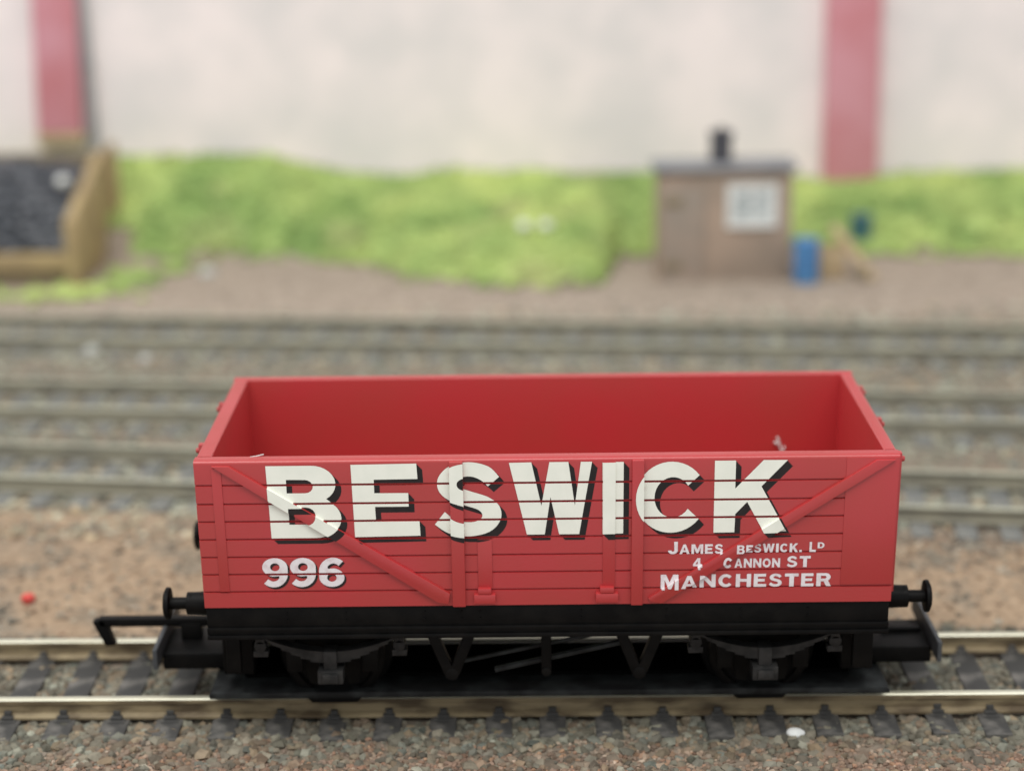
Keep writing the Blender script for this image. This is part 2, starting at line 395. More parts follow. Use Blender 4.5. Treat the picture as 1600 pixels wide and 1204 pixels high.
# ------------------------------------------------------------------ hut
hx, hy, hz = 44.9, 216.6, -1.0
hut = empty("lineside_hut", (hx, hy, hz), "small brown hut with flat grey roof and dark chimney", "hut")
hw, hd, hh = 15.6, 4.6, 26.4
m = MB(); m.box(hx-hw, hx+hw, hy-hd, hy+hd, hz-2, hz+hh); m.build("wall", HUT, hut, .3)
m = MB(); m.box(hx-hw-1.2, hx+hw+1.2, hy-hd-1.2, hy+hd+1.2, hz+hh, hz+hh+1.5); rf = m.build("roof", ROOF, hut, .25)
m = MB(); m.box(hx-3.0, hx+1.6, hy-2, hy+2.5, hz+hh+1.5, hz+hh+7.6); m.box(hx-3.4, hx+2.0, hy-2.4, hy+2.9, hz+hh+7.6, hz+hh+8.4)
m.cyl((hx-.7, hy+.2, hz+hh+8.4), (hx-.7, hy+.2, hz+hh+9.4), 1.2); m.build("chimney", CHIM, rf, .2)
wx, wz = hx+6.2, hz+18.2
m = MB(); W2, H2, t_ = 5.9, 5.1, 1.9; yf = hy-hd
m.box(wx-W2, wx+W2, yf-.7, yf-.01, wz+H2-t_, wz+H2); m.box(wx-W2, wx+W2, yf-.7, yf-.01, wz-H2, wz-H2+t_+.6)
m.box(wx-W2, wx-W2+t_, yf-.7, yf-.01, wz-H2+t_+.6, wz+H2-t_); m.box(wx+W2-t_, wx+W2, yf-.7, yf-.01, wz-H2+t_+.6, wz+H2-t_)
m.box(wx-.35, wx+.35, yf-.6, yf-.12, wz-H2+t_+.6, wz+H2-t_)
m.box(wx-W2+t_, wx-.35, yf-.6, yf-.12, wz-.2, wz+.5); m.box(wx+.35, wx+W2-t_, yf-.6, yf-.12, wz-.2, wz+.5)
fr = m.build("window", WINW, hut, 0)
m = MB(); m.box(wx-W2+t_, wx+W2-t_, yf-.10, yf-.02, wz-H2+t_+.6, wz+H2-t_); m.build("pane", PANE, fr)
DOORM = mat("grey_brown_door_paint", (0.36, 0.285, 0.23), 0.8, (0.31, 0.26, 0.215), 1.5)
m = MB(); m.box(hx-hw+.8, hx-hw+10.6, yf-.45, yf-.01, hz+.5, hz+22.5); dr = m.build("door", DOORM, hut, .1)
for zz in (hz+3.2, hz+18.4):
    m = MB(); m.box(hx-hw+1.2, hx-hw+5.4, yf-.75, yf-.46, zz, zz+2.0); m.build("hinge", WOODD, dr, .1)
hut.rotation_euler = (0, 0, R(2))

# things beside the hut
def zg(x, y): return float(zground(np.array([x]), np.array([y]))[0])
def drum(x, y, r, h, mt, label, group=None, tilt=0):
    z = zg(x, y)-.2
    t = empty("oil_drum", (x, y, z), label, "drum", group)
    m = MB(); m.cyl((x, y, z), (x, y, z+h), r, n=28); m.build("drum_body", mt, t, .15)
    m = MB()
    for k in (0.33, .66, .97):
        m.cyl((x, y, z+h*k-.2), (x, y, z+h*k+.2), r+.22, n=28)
    m.build("hoop", mt, t, .05)
    t.rotation_euler = (R(tilt), 0, 0); return t
drum(63.9, 209.5, 2.9, 10.4, BLUE, "bright blue drum standing at the right corner of the hut")
drum(82, 240, 2.6, 6, TEAL, "dark teal drum half hidden behind the leaning plank")
cz = zg(70.5, 215)
cr = empty("wooden_crate", (70.5, 215, cz), "pale wooden crate between blue drum and leaning plank", "crate")
m = MB()
for i in range(3): m.box(67.4, 73.4, 211.9, 212.4, cz+.2+i*2.4, cz+2.3+i*2.4)
for i in range(3): m.box(67.4, 73.4, 217.6, 218.1, cz+.2+i*2.4, cz+2.3+i*2.4)
for i in range(3): m.box(67.4, 67.9, 212.4, 217.6, cz+.2+i*2.4, cz+2.3+i*2.4); m.box(72.9, 73.4, 212.4, 217.6, cz+.2+i*2.4, cz+2.3+i*2.4)
m.build("slats", WOODL, cr)
m = MB()
for X in (68.1, 72.7):
    for Y in (212.6, 217.3): m.box(X-.2, X+.2, Y-.2, Y+.2, cz, cz+7.6)
m.build("corner_post", WOODL, cr)
m = MB(); m.box(67.5, 73.3, 212.5, 217.5, cz-.1, cz+.15); m.build("crate_floor", WOODL, cr)
pz = zg(80, 210)
m = MB(); m.bar((80.0, 209.5, pz+.3), (71.5, 219.0, pz+11.2), 2.6, .9); m.build("plank", WOODL, None, .1)
tag(bpy.data.objects["plank"], "pale plank leaning beside the wooden crate", "plank")
m = MB(); m.box(76.2, 78.8, 209.2, 212.4, pz-.3, pz+2.9)
tag(m.build("dark_block", WOODD, None, .5), "dark brown block lying under the leaning plank", "block")

# ------------------------------------------------------------------ coal bin, left
bz = -1.6
cb = empty("coal_bin", (-125, 230, bz), "yellow brown timber coal bin at the left edge", "coal bin")
m = MB(); m.prism([(211, bz-1), (253, bz-1), (253, 25.2), (247, 25.2), (211, 15.4)], 'x', -110.2, -107.6); m.build("side_wall", WOOD, cb, .15)
m = MB(); m.prism([(211, bz-1), (253, bz-1), (253, 25.2), (247, 25.2), (211, 15.4)], 'x', -160.2, -157.6); m.build("side_wall", WOOD, cb, .15)
m = MB(); m.box(-157.6, -110.2, 250, 253, bz-1, 24.6); m.build("back_wall", WOODD, cb)
m = MB(); m.box(-157.6, -110.2, 212, 213.6, 3.4, 7.6); m.build("front_board", WOOD, cb, .15)
m = MB(); m.box(-157.6, -110.2, 213.7, 214.6, bz-1, 3.3); m.build("front_board", WOODD, cb)
m = MB(); m.box(-107.4, -105.2, 250, 253, bz-1, 27.0); m.build("post", WOOD, cb, .15)
for py, ph in ((214, 16.3), (232, 21)):
    m = MB(); m.box(-107.6, -106.5, py-1.1, py+1.1, bz-1, ph-1.2); m.build("post", WOOD, cb, .1)
n = 900; X = rng.uniform(-157, -111.5, n); Y = rng.uniform(215.5, 249, n)
Z = 7+16*np.clip((Y-215)/22, 0, 1)**.8*(1-.15*np.abs((X+134)/23))+rng.uniform(-.8, .8, n)
co = lumps("coal_heap", np.stack([X, Y, np.minimum(Z, 22.6)], -1), rng.uniform(1.2, 2.3, n), np.ones((n, 3)), COAL, .8, .35)
tag(co, "heap of black coal inside the timber bin", "coal", None, "stuff")
m = MB(); XS = [-157.4, -110.4]
m.prism([(214.8, bz), (249.9, bz), (249.9, 21.5), (238, 21.5), (214.8, 6.5)], 'x', XS[0], XS[1])
hb = m.build("coal_heap_core", COAL, None); hb.parent = co; hb.matrix_parent_inverse = co.matrix_world.inverted()
def pebble(name, x, y, r, mt, label, cat, group=None, dz=0.3, fl=.8):
    bm = bmesh.new(); bmesh.ops.create_icosphere(bm, subdivisions=3, radius=r*S)
    ph = random.random()*6
    for v in bm.verts:
        c = v.co/S; v.co *= 1+.12*math.sin(c.x*2/r+ph)+.10*math.cos(c.y*2.3/r+ph*2)+.06*math.sin(c.z*4/r)
        v.co.z *= fl
    for f in bm.faces: f.smooth = True
    me = bpy.data.meshes.new(name); bm.to_mesh(me); bm.free(); me.materials.append(mt)
    o = bpy.data.objects.new(name, me); COL.objects.link(o)
    o.location = Vector((x, y, zg(x, y)+r*dz))*S
    return tag(o, label, cat, group)
pebble("coal_highlight", -112.6, 224, 1.7, PALE, "pale bluish highlight on the coal, added as a lump", "stone").location.z = 2.25  # the coal's bluish highlight, modelled as a pale lump
pebble("white_stone", -2.3, 228, 1.6, PALE, "left of two white stones on the green grass", "stone", "white stones on the grass", 1.6)
pebble("white_stone", 3.4, 228, 1.6, PALE, "right of two white stones on the green grass", "stone", "white stones on the grass", 1.6)
pebble("white_stone", -79, 222, 2.0, DULL, "white stone on brown earth below the grass bank", "stone")
pebble("white_stone", -94, 163, 1.6, DULL, "pale stone lying by the farthest track at far left", "stone")
pebble("white_stone", -81.5, 155, 1.2, DULL, "smaller pale stone in front of the farthest track", "stone")
pebble("red_bead", -75.0, 29.5, .95, REDBEAD, "small red bead lying on tan earth at left edge", "bead", None, .7)
pebble("white_stone", 30.5, -14.8, 1.05, PALE, "white pebble between two sleeper ends in the foreground", "stone", None, .55, .62)

# ------------------------------------------------------------------ the wagon
TOP, BOT, HL, HW = 34.27, 15.9, 41.02, 17.36
wg = empty("coal_wagon", (0, 0, 0), "red open toy coal wagon with large cream lettering on the front track", "toy wagon")
def taper(x, y, z):
    k = 1-0.0075*max(0., min(1., (TOP-z)/(TOP-BOT))); return (x*k, y, z)
GR = [31.3, 28.98, 26.79, 24.56, 22.33, 20.14, 17.93]
def side_profile(sgn, th):
    """y,z outline of a planked side; grooves on the outer face"""
    Yo = sgn*HW; Yi = sgn*(HW-th); g = .26; w = .13
    out = [(Yo-sgn*.02, BOT)]
    for z in reversed(GR):
        out += [(Yo, z-w), (Yo-sgn*g, z-w*.5), (Yo-sgn*g, z+w*.5), (Yo, z+w)]
    rr = .42
    for i in range(6):
        a = i/5*math.pi/2; out.append((Yo-sgn*rr*(1-math.cos(a)), TOP-rr+rr*math.sin(a)))
    for i in range(5):
        a = i/4*math.pi/2; out.append((Yi+sgn*.25*(1-math.sin(a)), TOP-.25+.25*math.cos(a)))
    out += [(Yi, BOT)]
    return out
def side(sgn, th):
    m = MB(); m.prism(side_profile(sgn, th), 'x', -HL, HL)
    o = m.build("side_wall", RED, wg, 0, fn=taper)
    for p in o.data.polygons: p.use_smooth = True
    o.data.set_sharp_from_angle(angle=R(28)); return o
side(-1, 1.9); side(1, 1.4)
def endwall(sgn, th, posts):
    Yw = HW-1.9; Yb = HW-1.4; Xo = sgn*(HL-.002); Xi = sgn*(HL-th)
    m = MB()
    prof = [(Xi, BOT), (Xo, BOT)]
    for z in reversed(GR): prof += [(Xo, z-.13), (Xo-sgn*.22, z-.06), (Xo-sgn*.22, z+.06), (Xo, z+.13)]
    for i in range(6):
        a = i/5*math.pi/2; prof.append((Xo-sgn*.42*(1-math.cos(a)), TOP-.43+.42*math.sin(a)))
    for i in range(5):
        a = i/4*math.pi/2; prof.append((Xi+sgn*.25*(1-math.sin(a)), TOP-.26+.25*math.cos(a)))
    m.prism(prof, 'y', -Yw, Yb)
    o = m.build("end_wall", RED, wg, 0, fn=taper)
    for p in o.data.polygons: p.use_smooth = True
    o.data.set_sharp_from_angle(angle=R(28))
    for y in posts:
        m = MB(); m.box(min(Xo+sgn*.03, Xo+sgn*.8), max(Xo+sgn*.03, Xo+sgn*.8), y-.55, y+.55, BOT+.1, TOP-.75); m.build("end_stanchion", RED, wg, .12, fn=taper)
        m = MB(); m.cyl((Xo+sgn*.8, y, TOP-1.6), (Xo+sgn*1.15, y, TOP-1.6), .4, .3, 12); m.build("bolt", RED, wg, .06)
endwall(-1, 1.9, (8, -8.5)); endwall(1, 1.6, (12.2, -1.2, -14.2))
m = MB(); m.box(-HL+1.6, HL-1.4, -HW+1.91, HW-1.41, BOT+.05, BOT+1.3); m.build("floor", RED, wg)
# strapping on both long sides (near side seen)
def lbrace(): return [(-38.95, 33.75), (-36.9, 33.75), (-11.55, 17.55), (-11.8, 16.2), (-13.1, 16.45)]
def rbrace(): return [(40.5, 33.75), (38.3, 33.75), (12.0, 16.75), (12.3, 16.25), (13.7, 16.1)]
PO = .55
def strap(name, poly, sgn, proud, bev=.14):
    ya, yb = sgn*(HW-.3), sgn*(HW+proud)
    m = MB(); m.prism(poly, 'y', ya, yb); return m.build(name, RED, wg, bev, 2, fn=taper)
def rect(x0, x1, z0, z1): return [(x0, z0), (x1, z0), (x1, z1), (x0, z1)]
for sgn in (-1, 1):
    strap("diagonal_brace", lbrace(), sgn, .42)
    strap("diagonal_brace", rbrace(), sgn, .45)
    strap("door_post", rect(-11.3, -9.72, 15.95, 34.05), sgn, .62)
    strap("door_post", rect(9.95, 11.35, 15.95, 34.05), sgn, .62)
    strap("door_strap", rect(-8.2, -6.5, 18.1, 24.3), sgn, .16, .05)
    strap("door_strap", rect(6.58, 8.05, 18.1, 33.75), sgn, .16, .05)
    strap("corner_post", rect(-39.0, -37.85, 18.0, 33.4), sgn, .14, .06)
    strap("corner_plate", rect(34.85, 40.96, 18.12, 33.98), sgn, .10, .05)
    for a, b in ((-8.75, -6.15), (5.75, 8.45)):
        mm = MB()
        y1 = sgn*(HW+.75); y0 = sgn*(HW-.2)
        mm.box(a, b, min(y0, y1), max(y0, y1), 16.35, 17.55)
        mm.box(a+.5, b-.5, min(y0, y1), max(y0, y1)-(0 if sgn > 0 else -.2), 17.56, 18.3)
        mm.build("door_hinge", RED, wg, .16, 2, fn=taper)
    mm = MB()
    for (cx, cz_) in [(-37.3, 33.2), (-12.9, 17.3), (38.5, 33.2), (13.6, 17.0), (-10.5, 33.2), (-10.5, 17.2), (10.65, 33.2), (10.65, 17.2)]:
        mm.cyl((cx, sgn*(HW+.3), cz_), (cx, sgn*(HW+.72), cz_), .17, .12, 10)

# ---- lettering: flat outlines, laid over the planks, straps and braces of the near side
def inside(poly, x, z):
    c = False; n = len(poly)
    for i in range(n):
        x1, z1 = poly[i]; x2, z2 = poly[(i+1) % n]
        if (z1 > z) != (z2 > z) and x < (x2-x1)*(z-z1)/(z2-z1)+x1: c = not c
    return c
RELIEF = [(rect(-11.3, -9.72, 15.95, 34.05), .62), (rect(9.95, 11.35, 15.95, 34.05), .62), (lbrace(), .42), (rbrace(), .45),
          (rect(-8.2, -6.5, 18.1, 24.3), .16), (rect(6.58, 8.05, 18.1, 33.75), .16)]
def drape(me2d, lift, name, mt, parent, bridge=False):
    """me2d: mesh in x,z (mm); cut at every edge of the relief and set on the surface"""
    bm = bmesh.new(); bm.from_mesh(me2d)
    def cut(co, no):
        bmesh.ops.bisect_plane(bm, geom=bm.verts[:]+bm.edges[:]+bm.faces[:], plane_co=co, plane_no=no, dist=1e-5)
    for z in GR:
        cut((0, 0, z-.13), (0, 0, 1)); cut((0, 0, z+.13), (0, 0, 1))
    for poly, _ in RELIEF:
        for i in range(len(poly)):
            a = poly[i]; b = poly[(i+1) % len(poly)]
            d = Vector((b[0]-a[0], 0, b[1]-a[1]))
            cut((a[0], 0, a[1]), Vector((-d.z, 0, d.x)).normalized())
    lev = {}
    kill = []
    for f in bm.faces:
        c = f.calc_center_median(); h = 0
        for poly, pr in RELIEF:
            if inside(poly, c.x, c.z): h = max(h, pr)
        if h == 0 and any(abs(c.z-z) < .13 for z in GR) and not bridge: kill.append(f); continue
        lev[f] = h
    bmesh.ops.delete(bm, geom=kill, context='FACES')
    skirt = []
    for e in bm.edges:
        if len(e.link_faces) == 2:
            la, lb = lev[e.link_faces[0]], lev[e.link_faces[1]]
            if la != lb and mt is not INK: skirt.append((e.verts[0].co.copy(), e.verts[1].co.copy(), la, lb))
    bmesh.ops.split_edges(bm, edges=[e for e in bm.edges if len(e.link_faces) == 2 and lev[e.link_faces[0]] != lev[e.link_faces[1]]])
    for f in bm.faces:
        for v in f.verts: v.co.y = -(HW+lev[f]+lift)
    for a, b, la, lb in skirt:     # the print runs down the step of a strap or brace
        q = [bm.verts.new((p.x, -(HW+l+lift), p.z)) for p, l in ((a, la), (b, la), (b, lb), (a, lb))]
        bm.faces.new(q)
    for v in bm.verts: v.co = Vector(taper(*v.co))*S
    bmesh.ops.recalc_face_normals(bm, faces=bm.faces)
    me = bpy.data.meshes.new(name); bm.to_mesh(me); bm.free(); me.materials.append(mt)
    o = bpy.data.objects.new(name, me); COL.objects.link(o); o.parent = parent
    return o
def outline_mesh(loops, dx=0, dz=0):
    cu = bpy.data.curves.new("outline", 'CURVE'); cu.dimensions = '2D'; cu.fill_mode = 'BOTH'
    for lp in loops:
        s_ = cu.splines.new('POLY'); s_.points.add(len(lp)-1)
        for p, q in zip(s_.points, lp): p.co = (q[0], q[1], 0, 1)
        s_.use_cyclic_u = True
    o = bpy.data.objects.new("outline", cu); COL.objects.link(o)
    bpy.context.view_layer.update()
    me = bpy.data.meshes.new_from_object(o.evaluated_get(bpy.context.evaluated_depsgraph_get()))
    bpy.data.objects.remove(o); bpy.data.curves.remove(cu)
    for v in me.vertices: v.co = (v.co.x+dx, 0, v.co.y+dz)
    return me
def arc(cx, cz_, rx, rz, a0, a1, n=14): return [(cx+rx*math.cos(R(a0+(a1-a0)*i/n)), cz_+rz*math.sin(R(a0+(a1-a0)*i/n))) for i in range(n+1)]
def catmull(P, n=8):
    P = [P[0]]+P+[P[-1]]; out = []
    for i in range(1, len(P)-2):
        for j in range(n):
            t = j/n; p = [P[i-1], P[i], P[i+1], P[i+2]]
            out.append(tuple(.5*(2*p[1][k]+(p[2][k]-p[0][k])*t+(2*p[0][k]-5*p[1][k]+4*p[2][k]-p[3][k])*t*t+(3*p[1][k]-p[0][k]-3*p[2][k]+p[3][k])*t**3) for k in (0, 1)))
    out.append(P[-2]); return out
def ribbon(P, hw, end0=None, end1=None):
    C_ = catmull(P); Lf = []; Rt = []
    for i, p in enumerate(C_):
        a = C_[max(0, i-1)]; b = C_[min(len(C_)-1, i+1)]; d = Vector((b[0]-a[0], b[1]-a[1])).normalized()
        w = hw[0]*abs(d.x)+hw[1]*abs(d.y)          # thinner on horizontals, thicker on verticals
        Lf.append((p[0]-d.y*w, p[1]+d.x*w)); Rt.append((p[0]+d.y*w, p[1]-d.x*w))
    return Lf+Rt[::-1]
LET = {}
LET['B'] = [[(-32.65, 33.66)]+arc(-27.35, 31.4, 2.75, 2.26, 90, -55, 12)+[(-25.4, 29.25)]+arc(-27.2, 27.15, 3.1, 2.45, 45, -90, 12)+[(-32.45, 24.7)],
            [(-30.35, 31.95)]+arc(-28.2, 31.1, .95, .82, 90, -90, 8)+[(-30.35, 30.28)],
            [(-30.25, 28.5)]+arc(-28.2, 27.45, 1.1, 1.06, 90, -90, 8)+[(-30.25, 26.39)]]
LET['E'] = [[(-22.75, 33.72), (-15.1, 33.8), (-15.02, 31.9), (-20.12, 31.86), (-20.12, 30.2), (-16.15, 30.18), (-16.15, 28.5), (-20.1, 28.5), (-20.05, 26.72), (-14.95, 26.72), (-14.88, 24.85), (-22.6, 24.75)]]
def closed(P, n=4):
    out = []; N = len(P)
    for i in range(N):
        p = [P[(i+k-1) % N] for k in range(4)]
        for j in range(n):
            t = j/n; out.append(tuple(.5*(2*p[1][k]+(p[2][k]-p[0][k])*t+(2*p[0][k]-5*p[1][k]+4*p[2][k]-p[3][k])*t*t+(3*p[1][k]-p[0][k]-3*p[2][k]+p[3][k])*t**3) for k in (0, 1)))
    return out
def opened(P, n=5): return catmull(P, n)
S_OUT = opened([(.955, .80), (.80, .94), (.52, 1.0), (.24, .95), (.07, .80), (.065, .63), (.20, .50), (.45, .42), (.65, .355), (.70, .27), (.61, .205), (.44, .195), (.28, .24), (.15, .335)])+opened([(.0, .165), (.20, .045), (.49, 0), (.80, .06), (.965, .22), (.955, .40), (.80, .525), (.55, .605), (.37, .665), (.34, .745), (.42, .80), (.56, .805), (.69, .755), (.79, .675)])
LET['S'] = [[(-13.15+x*8.0, 24.7+z*9.2) for x, z in S_OUT]]
LET['W'] = [[(-4.35, 33.76), (-1.85, 33.8), (-.5, 28.7), (.45, 33.8), (2.75, 33.8), (3.6, 28.7), (4.75, 33.8), (5.75, 33.8), (3.85, 24.85), (1.35, 24.85), (.4, 29.2), (-.3, 24.85), (-2.3, 24.85)]]
LET['W'] = [[(-4.35, 33.76), (-1.75, 33.8), (-.62, 28.4), (.35, 33.8), (2.55, 33.8), (3.3, 28.4), (4.0, 33.8), (5.3, 33.8), (3.8, 24.85), (1.45, 24.85), (.45, 29.5), (-.25, 24.85), (-2.35, 24.85)]]
LET['I'] = [[(6.52, 33.7), (8.98, 33.74), (8.98, 24.88), (6.56, 24.85)]]
LET['C'] = [arc(14.55, 29.3, 4.15, 4.4, 38, 322, 34)+arc(14.75, 29.3, 2.15, 2.5, 325, 35, 24)]
LET['K'] = [[(19.55, 33.76), (22.0, 33.76), (22.0, 30.3), (25.2, 33.78), (28.0, 33.76), (25.05, 30.55), (28.15, 24.95), (25.5, 24.85), (23.45, 28.65), (22.1, 27.15), (22.05, 24.88), (19.6, 24.85)]]
LM = {k: outline_mesh(v) for k, v in LET.items()}
def shifted(me, dx, dz):
    m2 = me.copy()
    for v in m2.vertices: v.co.x += dx; v.co.z += dz
    return m2
for ch, me in LM.items():
    o = drape(me, .075, "letter", WHITE, wg); o["label"] = "large cream letter %s with black shade" % ch
    for i in range(1, 7):
        s_ = drape(shifted(me, .66*i/6, -.74*i/6), .066-.008*i, "letter_shade", INK, o)
        if i == 1: first = s_
        else:      # join the layers into one mesh
            b = bmesh.new(); b.from_mesh(first.data); b.from_mesh(s_.data); b.to_mesh(first.data); b.free(); bpy.data.objects.remove(s_)
# small lettering drawn as outlines in a unit box (x 0..1, z 0..1); w = share of the height that the width takes
def ell(cx, cz_, rx, rz, a0, a1, n=12): return arc(cx, cz_, rx, rz, a0, a1, n)
SIX = [ell(.5, .32, .5, .32, 78, -180, 26)+ell(.58, .5, .58, .5, 180, 48, 16)[1:]+ell(.58, .56, .27, .24, 40, 150, 10)+[(.36, .615)], ell(.5, .31, .19, .135, 0, 345, 20)]
G = {
 'J': (.6, [[(.62, 1), (1, 1), (1, .28)]+ell(.5, .28, .5, .28, 0, -180, 12)[1:]+[(.34, .3)]+ell(.5, .28, .15, .08, 180, 360, 6)[1:]]),
 'A': (1.0, [[(0, 0), (.38, 1), (.62, 1), (1, 0), (.74, 0), (.67, .2), (.33, .2), (.26, 0)], [(.39, .38), (.61, .38), (.5, .72)]]),
 'M': (1.15, [[(0, 0), (0, 1), (.3, 1), (.5, .45), (.7, 1), (1, 1), (1, 0), (.78, 0), (.78, .62), (.58, .08), (.42, .08), (.22, .62), (.22, 0)]]),
 'E': (.78, [[(0, 0), (0, 1), (.97, 1), (.97, .78), (.32, .78), (.32, .61), (.88, .61), (.88, .4), (.32, .4), (.32, .22), (1, .22), (1, 0)]]),
 'S': (.82, [S_OUT]),
 'B': (.88, [[(0, 1)]+ell(.62, .755, .33, .245, 90, -50, 8)+[(.86, .52)]+ell(.66, .275, .34, .275, 45, -90, 8)+[(0, 0)], [(.3, .81)]+ell(.55, .71, .12, .1, 90, -90, 6)+[(.3, .61)], [(.3, .42)]+ell(.58, .305, .13, .115, 90, -90, 6)+[(.3, .19)]]),
 'W': (1.35, [[(0, 1), (.2, 1), (.3, .4), (.41, 1), (.59, 1), (.7, .4), (.8, 1), (1, 1), (.82, 0), (.62, 0), (.5, .6), (.38, 0), (.18, 0)]]),
 'I': (.3, [[(0, 0), (0, 1), (1, 1), (1, 0)]]),
 'C': (.92, [ell(.5, .5, .5, .5, 38, 322, 26)+ell(.52, .5, .25, .28, 325, 35, 18)]),
 'K': (.95, [[(0, 0), (0, 1), (.3, 1), (.3, .62), (.66, 1), (1, 1), (.62, .6), (1, 0), (.68, 0), (.43, .4), (.3, .27), (.3, 0)]]),
 'L': (.7, [[(0, 0), (0, 1), (.36, 1), (.36, .22), (1, .22), (1, 0)]]),
 'D': (.9, [[(0, 0), (0, 1)]+ell(.45, .5, .55, .5, 90, -90, 14), [(.3, .22), (.3, .78)]+ell(.45, .5, .26, .28, 90, -90, 10)]),
 '4': (.85, [[(.52, 0), (.52, .22), (0, .22), (0, .42), (.48, 1), (.8, 1), (.8, .42), (1, .42), (1, .22), (.8, .22), (.8, 0)], [(.26, .42), (.52, .42), (.52, .73)]]),
 'N': (1.0, [[(0, 0), (0, 1), (.27, 1), (.74, .42), (.74, 1), (1, 1), (1, 0), (.75, 0), (.26, .6), (.26, 0)]]),
 'O': (1.0, [ell(.5, .5, .5, .5, 0, 350, 28), ell(.5, .5, .25, .27, 0, 345, 20)]),
 'T': (.85, [[(0, 1), (1, 1), (1, .77), (.67, .77), (.67, 0), (.33, 0), (.33, .77), (0, .77)]]),
 'H': (.95, [[(0, 0), (0, 1), (.28, 1), (.28, .62), (.72, .62), (.72, 1), (1, 1), (1, 0), (.72, 0), (.72, .4), (.28, .4), (.28, 0)]]),
 'R': (.92, [[(0, 0), (0, 1)]+ell(.62, .7, .34, .3, 90, -60, 10)+[(1, 0), (.68, 0), (.5, .37), (.3, .37), (.3, 0)], [(.3, .8)]+ell(.56, .69, .12, .11, 90, -90, 6)+[(.3, .58)]]),
 '.': (.28, [[(0, 0), (0, .24), (1, .24), (1, 0)]]),
 '6': (.8, SIX), '9': (.8, [[(1-x, 1-z) for x, z in lp] for lp in SIX])}
def glyph(ch, x0, x1, z0, z1): return outline_mesh([[(x0+x*(x1-x0), z0+z*(z1-z0)) for x, z in lp] for lp in G[ch][1]])
for k, (ch, xa, xb) in enumerate((('9', -33.8, -30.8), ('9', -30.5, -27.45), ('6', -27.1, -24.1))):
    me = glyph(ch, xa, xb, 18.5, 22.2)
    o = drape(me, .06, "number", WHITE2, wg); o["label"] = "white number %s with dark shade" % ch
    drape(shifted(me, .22, -.26), .03, "number_shade", INK, o)
def word(t, x0, x1, z0, z1):
    gap = .17; tot = sum(G[c][0] for c in t)+gap*(len(t)-1); k = (x1-x0)/tot; x = x0
    for c in t:
        w = G[c][0]*k; me = glyph(c, x, x+w, z0, z1); x += w+gap*k
        o = drape(me, .05, "small_letter", WHITE2, wg, True); o["label"] = "small white letter "+c if c != '.' else "small white full stop"
word("J", 14.3, 15.45, 22.2, 23.75); word("AMES", 15.65, 20.8, 22.2, 23.4)
word("BESWICK.", 22.4, 30.1, 22.3, 23.4); word("L", 31.0, 31.75, 22.3, 23.55); word("D", 31.95, 32.75, 22.75, 23.5)
word("4", 17.3, 18.35, 20.35, 21.65); word("C", 20.85, 21.95, 20.35, 21.85); word("ANNON", 22.2, 27.6, 20.4, 21.55); word("ST", 28.4, 31.2, 20.4, 21.8)
word("M", 13.5, 15.6, 17.8, 19.6); word("ANCHESTER", 15.9, 33.75, 17.95, 19.6)

# ---- black underframe
m = MB()
for sgn in (-1, 1):
    y0, y1 = (-HW+.25, -HW+2.2) if sgn < 0 else (HW-2.2, HW-.25)
    m.box(-HL+.45, HL-.45, y0, y1, 13.25, BOT-.01)
    m.box(-HL+.40, HL-.40, y0-(.25 if sgn < 0 else 0), y1+(.25 if sgn > 0 else 0), 12.75, 13.24)
    m.box(-HL+.40, HL-.40, y0-(.05 if sgn < 0 else 0), y1+(.05 if sgn > 0 else 0), 12.3, 12.74)
    m.box(-HL+.40, HL-.40, y0-(.3 if sgn < 0 else 0), y1+(.3 if sgn > 0 else 0), 11.75, 12.29)
so = m.build("underframe", BLACK, wg, .08)
for x in (-31, -24, -14.6, -10.2, -8.0, 4, 14.2, 23, 31):
    for z in (15.1, 14.2):
        m = MB(); m.cyl((x, -HW+.26, z), (x, -HW+.06, z), .14, .1, 8); m.build("rivet", BLACK, so)
for sgn in (-1, 1):
    m = MB(); xa, xb = sgn*(HL-.44), sgn*(HL-2.0)
    m.box(min(xa, xb), max(xa, xb), -HW+2.21, HW-2.21, 11.8, BOT-.01); m.build("headstock", BLACK, wg, .1)
m = MB(); m.box(-HL+2.01, HL-2.01, -HW+2.21, HW-2.21, 13.5, BOT-.01); m.build("frame_floor", BLACK, wg)
def wy(a, b, sgn): return (min(sgn*a, sgn*b), max(sgn*a, sgn*b))
AX = 26.3
